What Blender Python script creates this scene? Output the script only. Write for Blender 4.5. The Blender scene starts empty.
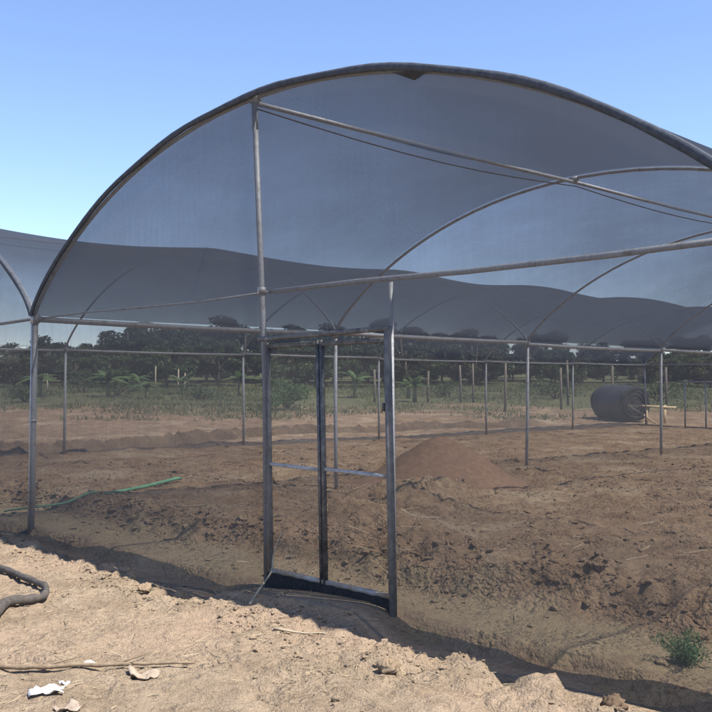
import bpy, math, random
import numpy as np
from mathutils import Vector, Matrix
R = math.radians
sc = bpy.context.scene
C = sc.collection

# ------------------------------------------------------------------ camera, sky, sun, exposure
CAM = (10.71, -4.93, 1.60)
cam_d = bpy.data.cameras.new('camera'); cam = bpy.data.objects.new('camera', cam_d); C.objects.link(cam)
cam_d.sensor_fit = 'HORIZONTAL'; cam_d.angle = 2 * math.atan(356 / 973.0)
cam_d.clip_start = 0.05; cam_d.clip_end = 1500
cam.location = CAM
look = Vector((-0.731, 0.682, math.tan(R(1.77))))
cam.rotation_euler = look.to_track_quat('-Z', 'Y').to_euler()
sc.camera = cam

SUN_DIR = Vector((0.575, 0.16, 1.0)).normalized()          # towards the sun
elev = math.asin(SUN_DIR.z)
world = bpy.data.worlds.new('World'); sc.world = world; world.use_nodes = True
wn = world.node_tree; bg = wn.nodes['Background']
sky = wn.nodes.new('ShaderNodeTexSky'); sky.sky_type = 'NISHITA'; sky.sun_disc = False
sky.sun_elevation = elev
sky.sun_rotation = math.atan2(SUN_DIR.x, SUN_DIR.y)
sky.altitude = 1200; sky.air_density = 1.0; sky.dust_density = 0.35; sky.ozone_density = 2.4
tint = wn.nodes.new('ShaderNodeMix'); tint.data_type = 'RGBA'; tint.blend_type = 'MULTIPLY'; tint.inputs[0].default_value = 1.0
tint.inputs[7].default_value = (1.0, 0.972, 1.06, 1)
wn.links.new(sky.outputs[0], tint.inputs[6]); wn.links.new(tint.outputs[2], bg.inputs[0]); bg.inputs[1].default_value = 0.116
sd = bpy.data.lights.new('sun', 'SUN'); sun = bpy.data.objects.new('sun', sd); C.objects.link(sun)
sd.energy = 4.7; sd.angle = R(0.55); sd.color = (1.0, 0.95, 0.88)
sun.rotation_euler = (-SUN_DIR).to_track_quat('-Z', 'Y').to_euler(); sun.location = (0, 0, 30)
sc.view_settings.view_transform = 'Standard'; sc.view_settings.look = 'None'
sc.view_settings.exposure = 1.1; sc.view_settings.gamma = 1.0
sc.render.engine = 'CYCLES'
sc.cycles.transparent_max_bounces = 32; sc.cycles.max_bounces = 8
sc.cycles.diffuse_bounces = 3; sc.cycles.use_denoising = True

rng = np.random.default_rng(7); rnd = random.Random(7)

# ------------------------------------------------------------------ node helpers
def mat(name):
    m = bpy.data.materials.new(name); m.use_nodes = True
    nt = m.node_tree; nt.nodes.clear()
    out = nt.nodes.new('ShaderNodeOutputMaterial')
    return m, nt, out
def N(nt, t, **kw):
    n = nt.nodes.new(t)
    for k, v in kw.items(): setattr(n, k, v)
    return n
def setin(n, **kw):
    for k, v in kw.items(): n.inputs[k.replace('_', ' ')].default_value = v
def noise(nt, vec, scale, detail=5, rough=0.6, dist=0.0):
    n = N(nt, 'ShaderNodeTexNoise'); setin(n, Scale=scale, Detail=detail, Roughness=rough, Distortion=dist)
    if vec is not None: nt.links.new(vec, n.inputs['Vector'])
    return n.outputs['Fac']
def ramp(nt, fac, stops, interp='LINEAR'):
    r = N(nt, 'ShaderNodeValToRGB'); r.color_ramp.interpolation = interp
    e = r.color_ramp.elements
    while len(e) < len(stops): e.new(0.5)
    for q, (p, c) in zip(e, stops):
        q.position = p; q.color = (*c, 1) if len(c) == 3 else c
    nt.links.new(fac, r.inputs[0]); return r.outputs[0]
def mixc(nt, fac, a, b, mode='MIX'):
    m = N(nt, 'ShaderNodeMix', data_type='RGBA', blend_type=mode)
    for s, v in ((m.inputs[0], fac), (m.inputs[6], a), (m.inputs[7], b)):
        if isinstance(v, (int, float)): s.default_value = v
        elif isinstance(v, tuple): s.default_value = (*v, 1)
        else: nt.links.new(v, s)
    return m.outputs[2]
def mth(nt, op, a, b=None):
    m = N(nt, 'ShaderNodeMath', operation=op)
    for s, v in zip(m.inputs, (a, b)):
        if v is None: continue
        if isinstance(v, (int, float)): s.default_value = v
        else: nt.links.new(v, s)
    return m.outputs[0]
def smooth(nt, x, lo, hi):
    m = N(nt, 'ShaderNodeMapRange', interpolation_type='SMOOTHSTEP')
    nt.links.new(x, m.inputs[0]); m.inputs[1].default_value = lo; m.inputs[2].default_value = hi
    return m.outputs[0]
def bsdf(nt, out, color=None, rough=0.8, metal=0.0, spec=0.3):
    p = N(nt, 'ShaderNodeBsdfPrincipled')
    setin(p, Roughness=rough, Metallic=metal); p.inputs['Specular IOR Level'].default_value = spec
    if isinstance(color, tuple): p.inputs['Base Color'].default_value = (*color, 1)
    elif color is not None: nt.links.new(color, p.inputs['Base Color'])
    nt.links.new(p.outputs[0], out.inputs[0]); return p
def bump(nt, p, h, strength=0.5, dist=0.02):
    b = N(nt, 'ShaderNodeBump'); b.inputs['Strength'].default_value = strength; b.inputs['Distance'].default_value = dist
    nt.links.new(h, b.inputs['Height']); nt.links.new(b.outputs[0], p.inputs['Normal'])
def pos(nt): return N(nt, 'ShaderNodeNewGeometry').outputs['Position']
def objco(nt): return N(nt, 'ShaderNodeTexCoord').outputs['Object']

# ------------------------------------------------------------------ materials
def soil_material():
    m, nt, out = mat('soil'); P = pos(nt)
    xyz = N(nt, 'ShaderNodeSeparateXYZ'); nt.links.new(P, xyz.inputs[0])
    big = noise(nt, P, 0.55, 5, 0.6); mid = noise(nt, P, 2.6, 6, 0.65); fine = noise(nt, P, 19, 6, 0.7); grit = noise(nt, P, 95, 3, 0.6)
    # dry trodden sandy earth in front, turned brown earth in the house
    trod = mixc(nt, ramp(nt, mid, [(0.3, (0, 0, 0)), (0.7, (1, 1, 1))]), (0.25, 0.187, 0.125), (0.395, 0.308, 0.215))
    trod = mixc(nt, smooth(nt, big, 0.45, 0.7), trod, (0.375, 0.277, 0.193))
    turned = mixc(nt, ramp(nt, mid, [(0.35, (0, 0, 0)), (0.68, (1, 1, 1))]), (0.18, 0.114, 0.066), (0.295, 0.203, 0.124))
    turned = mixc(nt, smooth(nt, big, 0.5, 0.66), turned, (0.32, 0.238, 0.152))
    yw = mth(nt, 'ADD', xyz.outputs['Y'], mth(nt, 'MULTIPLY', mth(nt, 'SUBTRACT', mid, 0.5), 1.2))
    inside = smooth(nt, yw, -0.35, 0.15)
    col = mixc(nt, inside, trod, turned)
    strip = mth(nt, 'MULTIPLY', smooth(nt, yw, -0.1, 0.15), mth(nt, 'SUBTRACT', 1.0, smooth(nt, yw, 0.6, 1.0)))
    col = mixc(nt, mth(nt, 'MULTIPLY', strip, 0.75), col, (0.32, 0.25, 0.148))
    at = N(nt, 'ShaderNodeAttribute'); at.attribute_name = 'ditch_dark'
    col = mixc(nt, mth(nt, 'MULTIPLY', at.outputs['Fac'], smooth(nt, mid, 0.2, 0.5)), col, (0.05, 0.034, 0.023))  # darker brown soil colour along the far ditch
    # far field: dry grass litter
    far = mth(nt, 'ADD', mth(nt, 'MULTIPLY', xyz.outputs['X'], -0.731), mth(nt, 'MULTIPLY', xyz.outputs['Y'], 0.682))
    far = mth(nt, 'ADD', far, mth(nt, 'MULTIPLY', mth(nt, 'SUBTRACT', noise(nt, P, 0.18, 4, 0.6), 0.5), 26.0))
    col = mixc(nt, smooth(nt, far, 31, 38), col, mixc(nt, mid, (0.125, 0.115, 0.058), (0.085, 0.10, 0.04)))
    col = mixc(nt, 0.55, col, ramp(nt, fine, [(0.28, (0.42, 0.40, 0.38)), (0.5, (1, 1, 1)), (0.75, (1.25, 1.22, 1.18))]), 'MULTIPLY')
    col = mixc(nt, 0.5, col, ramp(nt, grit, [(0.3, (0.55, 0.53, 0.5)), (0.55, (1.05, 1.05, 1.05)), (0.72, (1.45, 1.4, 1.32))]), 'MULTIPLY')
    p = bsdf(nt, out, col, 0.95, 0, 0.15)
    def vor(scale, k):
        n = N(nt, 'ShaderNodeTexVoronoi', feature='F1'); setin(n, Scale=scale, Randomness=1.0)
        w = N(nt, 'ShaderNodeVectorMath', operation='ADD'); nz = N(nt, 'ShaderNodeTexNoise'); setin(nz, Scale=scale * 0.8, Detail=3.0)
        nt.links.new(P, nz.inputs['Vector']); sc3 = N(nt, 'ShaderNodeVectorMath', operation='SCALE'); sc3.inputs['Scale'].default_value = 1.1 / scale
        nt.links.new(nz.outputs['Color'], sc3.inputs[0]); nt.links.new(P, w.inputs[0]); nt.links.new(sc3.outputs[0], w.inputs[1])
        nt.links.new(w.outputs[0], n.inputs['Vector']); return mth(nt, 'MULTIPLY', n.outputs['Distance'], -k)
    patch = smooth(nt, noise(nt, P, 1.7, 4, 0.6), 0.42, 0.62)
    crumbs = mth(nt, 'MULTIPLY', mth(nt, 'ADD', vor(16, 0.9), vor(38, 0.5)), mth(nt, 'MULTIPLY', mth(nt, 'ADD', 0.2, mth(nt, 'MULTIPLY', patch, 0.9)), mth(nt, 'ADD', 0.5, mth(nt, 'MULTIPLY', inside, 0.5))))
    h = mth(nt, 'ADD', mth(nt, 'ADD', mth(nt, 'MULTIPLY', fine, 0.8), crumbs), mth(nt, 'MULTIPLY', grit, 0.3))
    bump(nt, p, h, 1.0, 0.055)
    return m
def simple(name, c1, c2, scale=8, rough=0.85, metal=0.0, spec=0.3, bstr=0.3, bdist=0.01, detail=5):
    m, nt, out = mat(name); P = objco(nt)
    f = noise(nt, P, scale, detail, 0.65)
    col = ramp(nt, f, [(0.3, c1), (0.7, c2)])
    p = bsdf(nt, out, col, rough, metal, spec)
    if bstr: bump(nt, p, f, bstr, bdist)
    return m
def galvanised():
    m, nt, out = mat('galvanised_steel'); P = pos(nt)
    sp = N(nt, 'ShaderNodeTexVoronoi'); setin(sp, Scale=55.0); nt.links.new(P, sp.inputs['Vector'])
    f = noise(nt, P, 9, 6, 0.7); z = N(nt, 'ShaderNodeSeparateXYZ'); nt.links.new(P, z.inputs[0])
    col = mixc(nt, sp.outputs['Distance'], (0.26, 0.27, 0.285), (0.38, 0.39, 0.40))
    col = mixc(nt, smooth(nt, f, 0.5, 0.72), col, (0.17, 0.16, 0.15))
    mud = mth(nt, 'MULTIPLY', mth(nt, 'SUBTRACT', 1.0, smooth(nt, z.outputs[2], 0.05, 0.55)), smooth(nt, f, 0.3, 0.6))
    col = mixc(nt, mud, col, (0.27, 0.20, 0.14))
    p = bsdf(nt, out, col, 0.45, 0.35, 0.5)
    nt.links.new(mth(nt, 'ADD', 0.46, mth(nt, 'MULTIPLY', f, 0.3)), p.inputs['Roughness'])
    return m
def painted_steel():
    m, nt, out = mat('dark_primed_steel'); P = pos(nt)
    f = noise(nt, P, 14, 6, 0.75)
    col = ramp(nt, f, [(0.35, (0.05, 0.05, 0.05)), (0.55, (0.12, 0.118, 0.115)), (0.68, (0.24, 0.225, 0.205))])
    p = bsdf(nt, out, col, 0.55, 0.3, 0.4); bump(nt, p, f, 0.3, 0.004)
    return m
def net_material(name, cover, col, lum=0.5, mincos=0.10):
    """Knitted shade cloth: open area falls off with the slant of the thread layer, (1-cover)^(1/cos)."""
    m, nt, out = mat(name); P = pos(nt)
    lw = N(nt, 'ShaderNodeLayerWeight'); lw.inputs[0].default_value = 0.5
    cosv = mth(nt, 'MAXIMUM', mth(nt, 'SUBTRACT', 1.0, lw.outputs['Facing']), mincos)
    v = noise(nt, P, 1.3, 4, 0.6)
    st = N(nt, 'ShaderNodeMapping'); st.inputs['Scale'].default_value = (34, 34, 1.2); nt.links.new(P, st.inputs[0])
    w = noise(nt, st.outputs[0], 1.0, 2, 0.5)
    var = mth(nt, 'ADD', mth(nt, 'MULTIPLY', mth(nt, 'SUBTRACT', v, 0.5), 0.12), mth(nt, 'MULTIPLY', mth(nt, 'SUBTRACT', w, 0.5), 0.10))
    open_ = mth(nt, 'SUBTRACT', 1.0 - cover, var)
    fac = mth(nt, 'SUBTRACT', 1.0, mth(nt, 'POWER', open_, mth(nt, 'DIVIDE', 1.0, cosv)))
    tr = N(nt, 'ShaderNodeBsdfTransparent')
    di = N(nt, 'ShaderNodeBsdfDiffuse'); di.inputs[0].default_value = (*col, 1)
    tl = N(nt, 'ShaderNodeBsdfTranslucent'); tl.inputs[0].default_value = (*col, 1)
    a = N(nt, 'ShaderNodeMixShader'); a.inputs[0].default_value = lum
    nt.links.new(di.outputs[0], a.inputs[1]); nt.links.new(tl.outputs[0], a.inputs[2])
    b = N(nt, 'ShaderNodeMixShader'); nt.links.new(fac, b.inputs[0])
    nt.links.new(tr.outputs[0], b.inputs[1]); nt.links.new(a.outputs[0], b.inputs[2])
    nt.links.new(b.outputs[0], out.inputs[0])
    return m
def leaf_material(name, c1, c2, trans=0.35, scale=1.5):
    m, nt, out = mat(name); P = pos(nt)
    f = noise(nt, P, scale, 4, 0.7); col = ramp(nt, f, [(0.3, c1), (0.7, c2)])
    di = N(nt, 'ShaderNodeBsdfPrincipled'); setin(di, Roughness=0.6); di.inputs['Specular IOR Level'].default_value = 0.25
    tl = N(nt, 'ShaderNodeBsdfTranslucent'); nt.links.new(col, di.inputs['Base Color']); nt.links.new(col, tl.inputs[0])
    a = N(nt, 'ShaderNodeMixShader'); a.inputs[0].default_value = trans
    nt.links.new(di.outputs[0], a.inputs[1]); nt.links.new(tl.outputs[0], a.inputs[2]); nt.links.new(a.outputs[0], out.inputs[0])
    return m

M = {}
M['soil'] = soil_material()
M['heap'] = simple('fine_heap_soil', (0.12, 0.072, 0.045), (0.18, 0.112, 0.072), 11, 0.95, 0, 0.1, 0.5, 0.012)
M['clod'] = simple('clod_soil', (0.18, 0.13, 0.085), (0.28, 0.21, 0.14), 9, 0.95, 0, 0.1, 0.5, 0.01)
M['clod_brown'] = simple('clod_turned_soil', (0.07, 0.05, 0.034), (0.15, 0.105, 0.07), 9, 0.95, 0, 0.1, 0.5, 0.01)
M['galv'] = galvanised(); M['dark'] = painted_steel()
M['grey'] = simple('weathered_grey_steel', (0.095, 0.092, 0.088), (0.19, 0.183, 0.172), 16, 0.75, 0.0, 0.2, 0.3, 0.004)
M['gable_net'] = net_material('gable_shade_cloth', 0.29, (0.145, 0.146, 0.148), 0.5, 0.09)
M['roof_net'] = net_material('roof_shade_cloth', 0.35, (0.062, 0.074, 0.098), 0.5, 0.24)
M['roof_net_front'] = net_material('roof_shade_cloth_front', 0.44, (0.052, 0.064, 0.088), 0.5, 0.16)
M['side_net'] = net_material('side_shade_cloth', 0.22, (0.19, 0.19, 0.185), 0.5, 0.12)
M['hem'] = simple('folded_cloth_hem', (0.04, 0.047, 0.06), (0.075, 0.086, 0.105), 20, 0.8, 0, 0.2, 0.6, 0.01)
M['black'] = simple('black_cloth', (0.012, 0.012, 0.012), (0.03, 0.03, 0.03), 30, 0.85, 0, 0.2, 0.5, 0.01)
M['wire'] = simple('steel_wire', (0.03, 0.03, 0.035), (0.06, 0.06, 0.065), 30, 0.6, 0.4, 0.4, 0)
M['rubber'] = simple('weathered_rubber', (0.04, 0.036, 0.033), (0.10, 0.086, 0.074), 18, 0.8, 0, 0.3, 0.6, 0.01)
M['green_hose'] = simple('green_hose_plastic', (0.06, 0.17, 0.09), (0.12, 0.29, 0.16), 6, 0.5, 0, 0.4, 0)
M['stick'] = simple('dry_branch', (0.14, 0.10, 0.065), (0.26, 0.20, 0.135), 24, 0.9, 0, 0.15, 0.7, 0.008)
M['pale_stick'] = simple('bleached_twig', (0.27, 0.22, 0.15), (0.40, 0.34, 0.24), 24, 0.9, 0, 0.15, 0.5, 0.004)
M['straw'] = simple('straw', (0.22, 0.165, 0.10), (0.38, 0.31, 0.20), 3, 0.9, 0, 0.15, 0)
M['paper'] = simple('white_scrap', (0.52, 0.51, 0.48), (0.64, 0.63, 0.60), 14, 0.8, 0, 0.2, 0.4, 0.006)
M['pale_scrap'] = simple('faded_plastic_scrap', (0.24, 0.185, 0.135), (0.36, 0.29, 0.22), 20, 0.7, 0, 0.3, 0.6, 0.01)
M['stone'] = simple('flat_stone', (0.14, 0.108, 0.078), (0.22, 0.175, 0.13), 9, 0.9, 0, 0.2, 0.7, 0.01)
M['post_wood'] = simple('grey_fence_wood', (0.11, 0.092, 0.07), (0.21, 0.18, 0.14), 9, 0.9, 0, 0.15, 0.4, 0.01)
M['new_wood'] = simple('sawn_timber', (0.48, 0.36, 0.21), (0.62, 0.49, 0.31), 10, 0.8, 0, 0.2, 0.2, 0.004)
M['bark'] = simple('bark', (0.07, 0.055, 0.04), (0.15, 0.12, 0.09), 7, 0.95, 0, 0.1, 0.8, 0.03)
M['leaf_a'] = leaf_material('foliage_dark', (0.024, 0.038, 0.018), (0.055, 0.08, 0.034))
M['leaf_b'] = leaf_material('foliage_mid', (0.032, 0.055, 0.018), (0.075, 0.11, 0.038))
M['leaf_c'] = leaf_material('foliage_dry', (0.055, 0.062, 0.024), (0.10, 0.105, 0.045))
M['banana'] = leaf_material('banana_leaf', (0.05, 0.09, 0.03), (0.11, 0.16, 0.05), 0.4)
M['bstem'] = simple('banana_stem', (0.10, 0.12, 0.045), (0.17, 0.17, 0.08), 5, 0.7, 0, 0.3, 0.3, 0.01)
M['bush'] = leaf_material('bush_leaf', (0.035, 0.075, 0.02), (0.075, 0.14, 0.04), 0.4)
M['weed'] = leaf_material('weed_leaf', (0.04, 0.085, 0.03), (0.09, 0.165, 0.06), 0.35, 12)
M['grass'] = leaf_material('field_grass', (0.06, 0.085, 0.028), (0.15, 0.145, 0.07), 0.3, 0.25)

# ------------------------------------------------------------------ mesh helpers
class MB:
    def __init__(s): s.v = []; s.f = []; s.n = 0
    def add(s, verts, faces):
        verts = [tuple(map(float, p)) for p in verts]
        s.v += verts; s.f += [tuple(i + s.n for i in f) for f in faces]; s.n += len(verts); return s
    def tube(s, pts, rad, sides=10, caps=True, flat=1.0):
        pts = [Vector(p) for p in pts]; n = len(pts)
        if isinstance(rad, (int, float)): rad = [rad] * n
        vs, fs = [], []
        t0 = (pts[1] - pts[0]).normalized()
        up = Vector((0, 0, 1)) if abs(t0.z) < 0.9 else Vector((0, 1, 0))
        a = t0.cross(up).normalized()
        for i, p in enumerate(pts):
            t = (pts[min(i + 1, n - 1)] - pts[max(i - 1, 0)]).normalized()
            a = (a - t * a.dot(t)).normalized(); b = t.cross(a)
            for k in range(sides):
                q = 2 * math.pi * k / sides
                vs.append(p + a * math.cos(q) * rad[i] + b * math.sin(q) * rad[i] * flat)
        for i in range(n - 1):
            for k in range(sides):
                k2 = (k + 1) % sides
                fs.append((i * sides + k, i * sides + k2, (i + 1) * sides + k2, (i + 1) * sides + k))
        if caps:
            fs.append(tuple(range(sides - 1, -1, -1))); fs.append(tuple((n - 1) * sides + k for k in range(sides)))
        return s.add(vs, fs)
    def bar(s, a, b, w, h, up=(0, 0, 1), ch=0.12):
        """rectangular tube with chamfered edges from a to b"""
        a, b = Vector(a), Vector(b); t = (b - a).normalized(); up = Vector(up)
        x = t.cross(up).normalized(); y = x.cross(t)
        c = min(w, h) * ch; W, H = w / 2, h / 2
        prof = [(-W + c, -H), (W - c, -H), (W, -H + c), (W, H - c), (W - c, H), (-W + c, H), (-W, H - c), (-W, -H + c)]
        vs = [p + x * u + y * v for p in (a, b) for u, v in prof]
        fs = [(k, (k + 1) % 8, 8 + (k + 1) % 8, 8 + k) for k in range(8)] + [tuple(range(7, -1, -1)), tuple(range(8, 16))]
        return s.add(vs, fs)
    def grid(s, P):
        """P[i][j] points"""
        n, m = len(P), len(P[0])
        return s.add([p for r in P for p in r], [(i * m + j, (i + 1) * m + j, (i + 1) * m + j + 1, i * m + j + 1) for i in range(n - 1) for j in range(m - 1)])
    def mesh(s, name, smooth=True):
        me = bpy.data.meshes.new(name); me.from_pydata(s.v, [], s.f); me.update()
        me.polygons.foreach_set('use_smooth', [smooth] * len(me.polygons)); return me
    def build(s, name, m, parent=None, smooth=True, loc=None):
        o = bpy.data.objects.new(name, s.mesh(name, smooth)); C.objects.link(o)
        o.data.materials.append(M[m]); o.parent = parent
        if loc is not None: o.location = loc
        return o
def quads_mesh(name, V, m, parent=None, per=4, smooth=False):
    """V: (n, per, 3) array, loose faces"""
    V = np.asarray(V, np.float32); n = V.shape[0]
    me = bpy.data.meshes.new(name)
    me.vertices.add(n * per); me.vertices.foreach_set('co', V.reshape(-1))
    me.loops.add(n * per); me.loops.foreach_set('vertex_index', np.arange(n * per, dtype=np.int32))
    me.polygons.add(n); me.polygons.foreach_set('loop_start', np.arange(0, n * per, per, dtype=np.int32))
    me.polygons.foreach_set('loop_total', np.full(n, per, np.int32))
    me.update(calc_edges=True); me.validate()
    o = bpy.data.objects.new(name, me); C.objects.link(o); me.materials.append(M[m]); o.parent = parent
    return o
def tag(o, label=None, cat=None, group=None, kind=None):
    if label: o['label'] = label
    if cat: o['category'] = cat
    if group: o['group'] = group
    if kind: o['kind'] = kind
    return o
def empty(name, loc, rz=0):
    o = bpy.data.objects.new(name, None); C.objects.link(o); o.location = loc; o.rotation_euler = (0, 0, rz)
    o.empty_display_size = 0.2; return o
def copy_tree(o, parent=None):
    c = o.copy(); C.objects.link(c); c.parent = parent
    for ch in o.children: copy_tree(ch, c)
    return c

# ------------------------------------------------------------------ terrain height
def _hash(ix, iy, seed):
    h = (ix.astype(np.int64) * 374761393 + iy.astype(np.int64) * 668265263 + seed * 1274126177) & 0xffffffff
    h = ((h ^ (h >> 13)) * 1274126177) & 0xffffffff
    return ((h ^ (h >> 16)) & 0xffff) / 65535.0
def vnoise(x, y, seed=0):
    ix, iy = np.floor(x), np.floor(y); fx, fy = x - ix, y - iy
    fx = fx * fx * fx * (fx * (fx * 6 - 15) + 10); fy = fy * fy * fy * (fy * (fy * 6 - 15) + 10)
    a, b = _hash(ix, iy, seed), _hash(ix + 1, iy, seed); c, d = _hash(ix, iy + 1, seed), _hash(ix + 1, iy + 1, seed)
    return (a + (b - a) * fx) * (1 - fy) + (c + (d - c) * fx) * fy - 0.5
def fbm(x, y, o=4, seed=0, g=0.5):
    r = 0; a = 1.0
    for k in range(o):
        ca, sa = math.cos(0.7 * k), math.sin(0.7 * k)
        r = r + a * vnoise((x * ca - y * sa) * 2 ** k + 13.7 * k, (x * sa + y * ca) * 2 ** k - 7.1 * k, seed + k); a *= g
    return r
def sstep(x, lo, hi):
    t = np.clip((x - lo) / (hi - lo), 0, 1); return t * t * (3 - 2 * t)
def ditch_line(y):                                            # the trench behind the far side of the house
    return -9.3 - 2.6 * sstep(y, 5, 13) + 1.0 * sstep(y, 15, 23) + 0.25 * np.sin(y * 0.9)
def height(x, y):
    x = np.asarray(x, float); y = np.asarray(y, float)
    t = -0.731 * x + 0.682 * y
    z = np.minimum(np.maximum(0, t - 24) * 0.045, 2.3 + np.maximum(0, t - 24) * 0.002) + np.minimum(np.maximum(0, t - 80) * 0.03, 6)
    near = 1 - sstep(np.hypot(x - 5, y - 5), 35, 70)
    w1 = fbm(x * 1.1, y * 1.1, 3, 11); w2 = fbm(x * 4.5, y * 4.5, 4, 31, 0.6)
    ins = sstep(y + 0.25 * w1, 0.5, 1.3)
    out_ = 1 - sstep(y, -0.6, -0.2)
    z = z + near * (0.05 * fbm(x * 0.45, y * 0.45, 3, 3) + 0.02 * w1)
    # turned earth inside: lumpy with broken ridges
    ridge = np.maximum(0, 0.5 - np.abs(fbm(x * 0.8, y * 1.6, 4, 51)) * 3.2)
    z = z + near * ins * (0.035 * w2 - 0.03 * np.abs(fbm(x * 3.1, y * 3.1, 4, 121, 0.6)) + 0.08 * ridge * sstep(fbm(x * 0.3, y * 0.3, 2, 71), -0.15, 0.2) + 0.022 * fbm(x * 11, y * 11, 3, 91, 0.7) - 0.02 * np.abs(fbm(x * 7.5, y * 7.5, 3, 131, 0.65)))
    z = z + near * out_ * (0.03 * w2 - 0.034 * np.abs(fbm(x * 6, y * 6, 3, 93, 0.6)) + 0.016 * fbm(x * 15, y * 15, 2, 95, 0.7))
    # bank along the inside, trench for the buried cloth along the outside, spoil thrown out of it
    edge = 0.82 + 0.55 * w1 + 0.18 * w2
    face = sstep(y, edge - 0.06, edge + 0.22)
    crumb = 0.5 - np.abs(fbm(x * 6.5, y * 6.5, 4, 111, 0.62)) * 1.6
    z = z + near * 0.055 * crumb * np.exp(-((y - edge - 0.22) / 0.28) ** 2)
    z = z + near * 0.125 * face - 0.02 * near * (1 - face)
    z = z + near * 0.05 * np.exp(-((y - edge - 0.35) / 0.22) ** 2) * (0.6 + 2 * w2)
    ta = -0.50 + 0.34 * w1 + 0.16 * w2; tb = -0.02 + 0.18 * w1
    tr = sstep(y, ta - 0.07, ta + 0.04) * (1 - sstep(y, tb - 0.10, tb + 0.06))
    door = np.exp(-((x - 5.12) / 0.85) ** 6)
    z = z - near * 0.12 * tr * (1 - door) + 0.05 * door * tr
    z = z + near * np.exp(-((y + 0.72 - 0.2 * w1) / 0.24) ** 2) * (0.004 + 0.03 * w2 + 0.03 * fbm(x * 11, y * 11, 3, 97, 0.65))
    z = z + 0.085 * np.exp(-(((x - 8.35) / 0.9) ** 2 + ((y + 0.58) / 0.32) ** 2))
    # rough spoil heaps
    for hx, hy, hr, hh in ((1.75, 4.6, 0.8, 0.22), (2.3, 3.9, 0.7, 0.12), (3.5, 2.2, 0.55, 0.17), (2.7, 2.5, 0.5, 0.15), (4.3, 1.9, 0.4, 0.13), (0.2, 2.9, 0.7, 0.10), (6.4, 1.25, 0.55, 0.10), (5.1, 1.5, 0.5, 0.10)):
        q = np.exp(-(((x - hx) ** 2 + (y - hy) ** 2) / hr ** 2))
        z = z + q * hh * (1 + 0.6 * w2)
    dl = ditch_line(y); on = sstep(y, -9, -4) * (1 - sstep(y, 24, 27))
    dd = x - dl + 0.5 * w1
    z = z - on * 0.30 * np.exp(-(dd / 0.42) ** 4) + on * (0.20 + 0.12 * w2) * np.exp(-((dd + 0.75) / 0.4) ** 2) + on * 0.05 * np.exp(-((dd - 0.8) / 0.4) ** 2)
    return z
def hz(x, y): return float(height(np.array([x]), np.array([y]))[0])

def axis_lines(segs, lo, hi, g=1.09):
    """segs: (upto, step) ascending from the first entry's start; outside grows geometrically"""
    c = [segs[0][0]]
    for end, st in segs[1:]:
        n = max(1, round((end - c[-1]) / st)); a = c[-1]
        c += [a + (end - a) * (k + 1) / n for k in range(n)]
    st = segs[1][1]; x = c[0]; left = []
    while x > lo: st *= g; x -= st; left.append(x)
    st = segs[-1][1]; x = c[-1]; right = []
    while x < hi: st *= g; x += st; right.append(x)
    return np.array(left[::-1] + c + right)
xs = axis_lines([(-15, 0), (-5, 0.16), (1.2, 0.06), (9.4, 0.028), (14, 0.09)], -420, 420)
ys = axis_lines([(-6, 0), (-3.4, 0.08), (2.4, 0.028), (7, 0.038), (10, 0.06), (20, 0.13), (34, 0.28)], -300, 500)
GX, GY = np.meshgrid(xs, ys, indexing='ij'); GZ = height(GX, GY)
def ground_mesh():
    n, m = GX.shape
    co = np.stack([GX, GY, GZ], -1).reshape(-1, 3).astype(np.float32)
    i, j = np.meshgrid(np.arange(n - 1), np.arange(m - 1), indexing='ij'); a = (i * m + j).reshape(-1)
    q = np.stack([a, a + m, a + m + 1, a + 1], 1).astype(np.int32)
    me = bpy.data.meshes.new('ground')
    me.vertices.add(len(co)); me.vertices.foreach_set('co', co.reshape(-1))
    me.loops.add(q.size); me.loops.foreach_set('vertex_index', q.reshape(-1))
    me.polygons.add(len(q)); me.polygons.foreach_set('loop_start', np.arange(0, q.size, 4, dtype=np.int32))
    me.polygons.foreach_set('loop_total', np.full(len(q), 4, np.int32))
    me.update(calc_edges=True); me.polygons.foreach_set('use_smooth', np.ones(len(q), bool))
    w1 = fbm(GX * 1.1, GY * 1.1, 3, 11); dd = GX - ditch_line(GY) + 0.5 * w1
    ditch_dark = 0.7 * np.exp(-((dd + 0.35) / 0.7) ** 4) * sstep(GY, -9, -4) * (1 - sstep(GY, 24, 27)) * 0.9  # mask that darkens the soil colour along the far ditch and its bank
    at = me.attributes.new('ditch_dark', 'FLOAT', 'POINT'); at.data.foreach_set('value', ditch_dark.reshape(-1).astype(np.float32))
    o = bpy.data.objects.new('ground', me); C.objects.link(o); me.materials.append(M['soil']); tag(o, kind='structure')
ground_mesh()

# ------------------------------------------------------------------ the shade house
W, B, EAVE, RISE, NB = 8.6, 4.65, 2.38, 1.65, 6
def prof(u):                                                  # u 0..1 across one span
    x = abs(2 * u - 1) * W / 2; Rr = ((W / 2) ** 2 + RISE ** 2) / (2 * RISE)
    circ = math.sqrt(max(0, Rr * Rr - x * x)) - (Rr - RISE)
    ell = RISE * math.sqrt(max(0, 1 - (2 * u - 1) ** 2))
    return EAVE + 0.75 * circ + 0.25 * ell
def us(n): return [0.5 - 0.5 * math.cos(math.pi * k / n) for k in range(n + 1)]
house = empty('shade_house', (0, 0, 0))
tag(house, 'twin span arched shade house of grey pipes covered in dark netting', 'greenhouse')
spans = (0.0, -W)
def lean_pts(a, b, n=2): return [tuple(a[i] + (b[i] - a[i]) * k / n for i in range(3)) for k in range(n + 1)]
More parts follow.
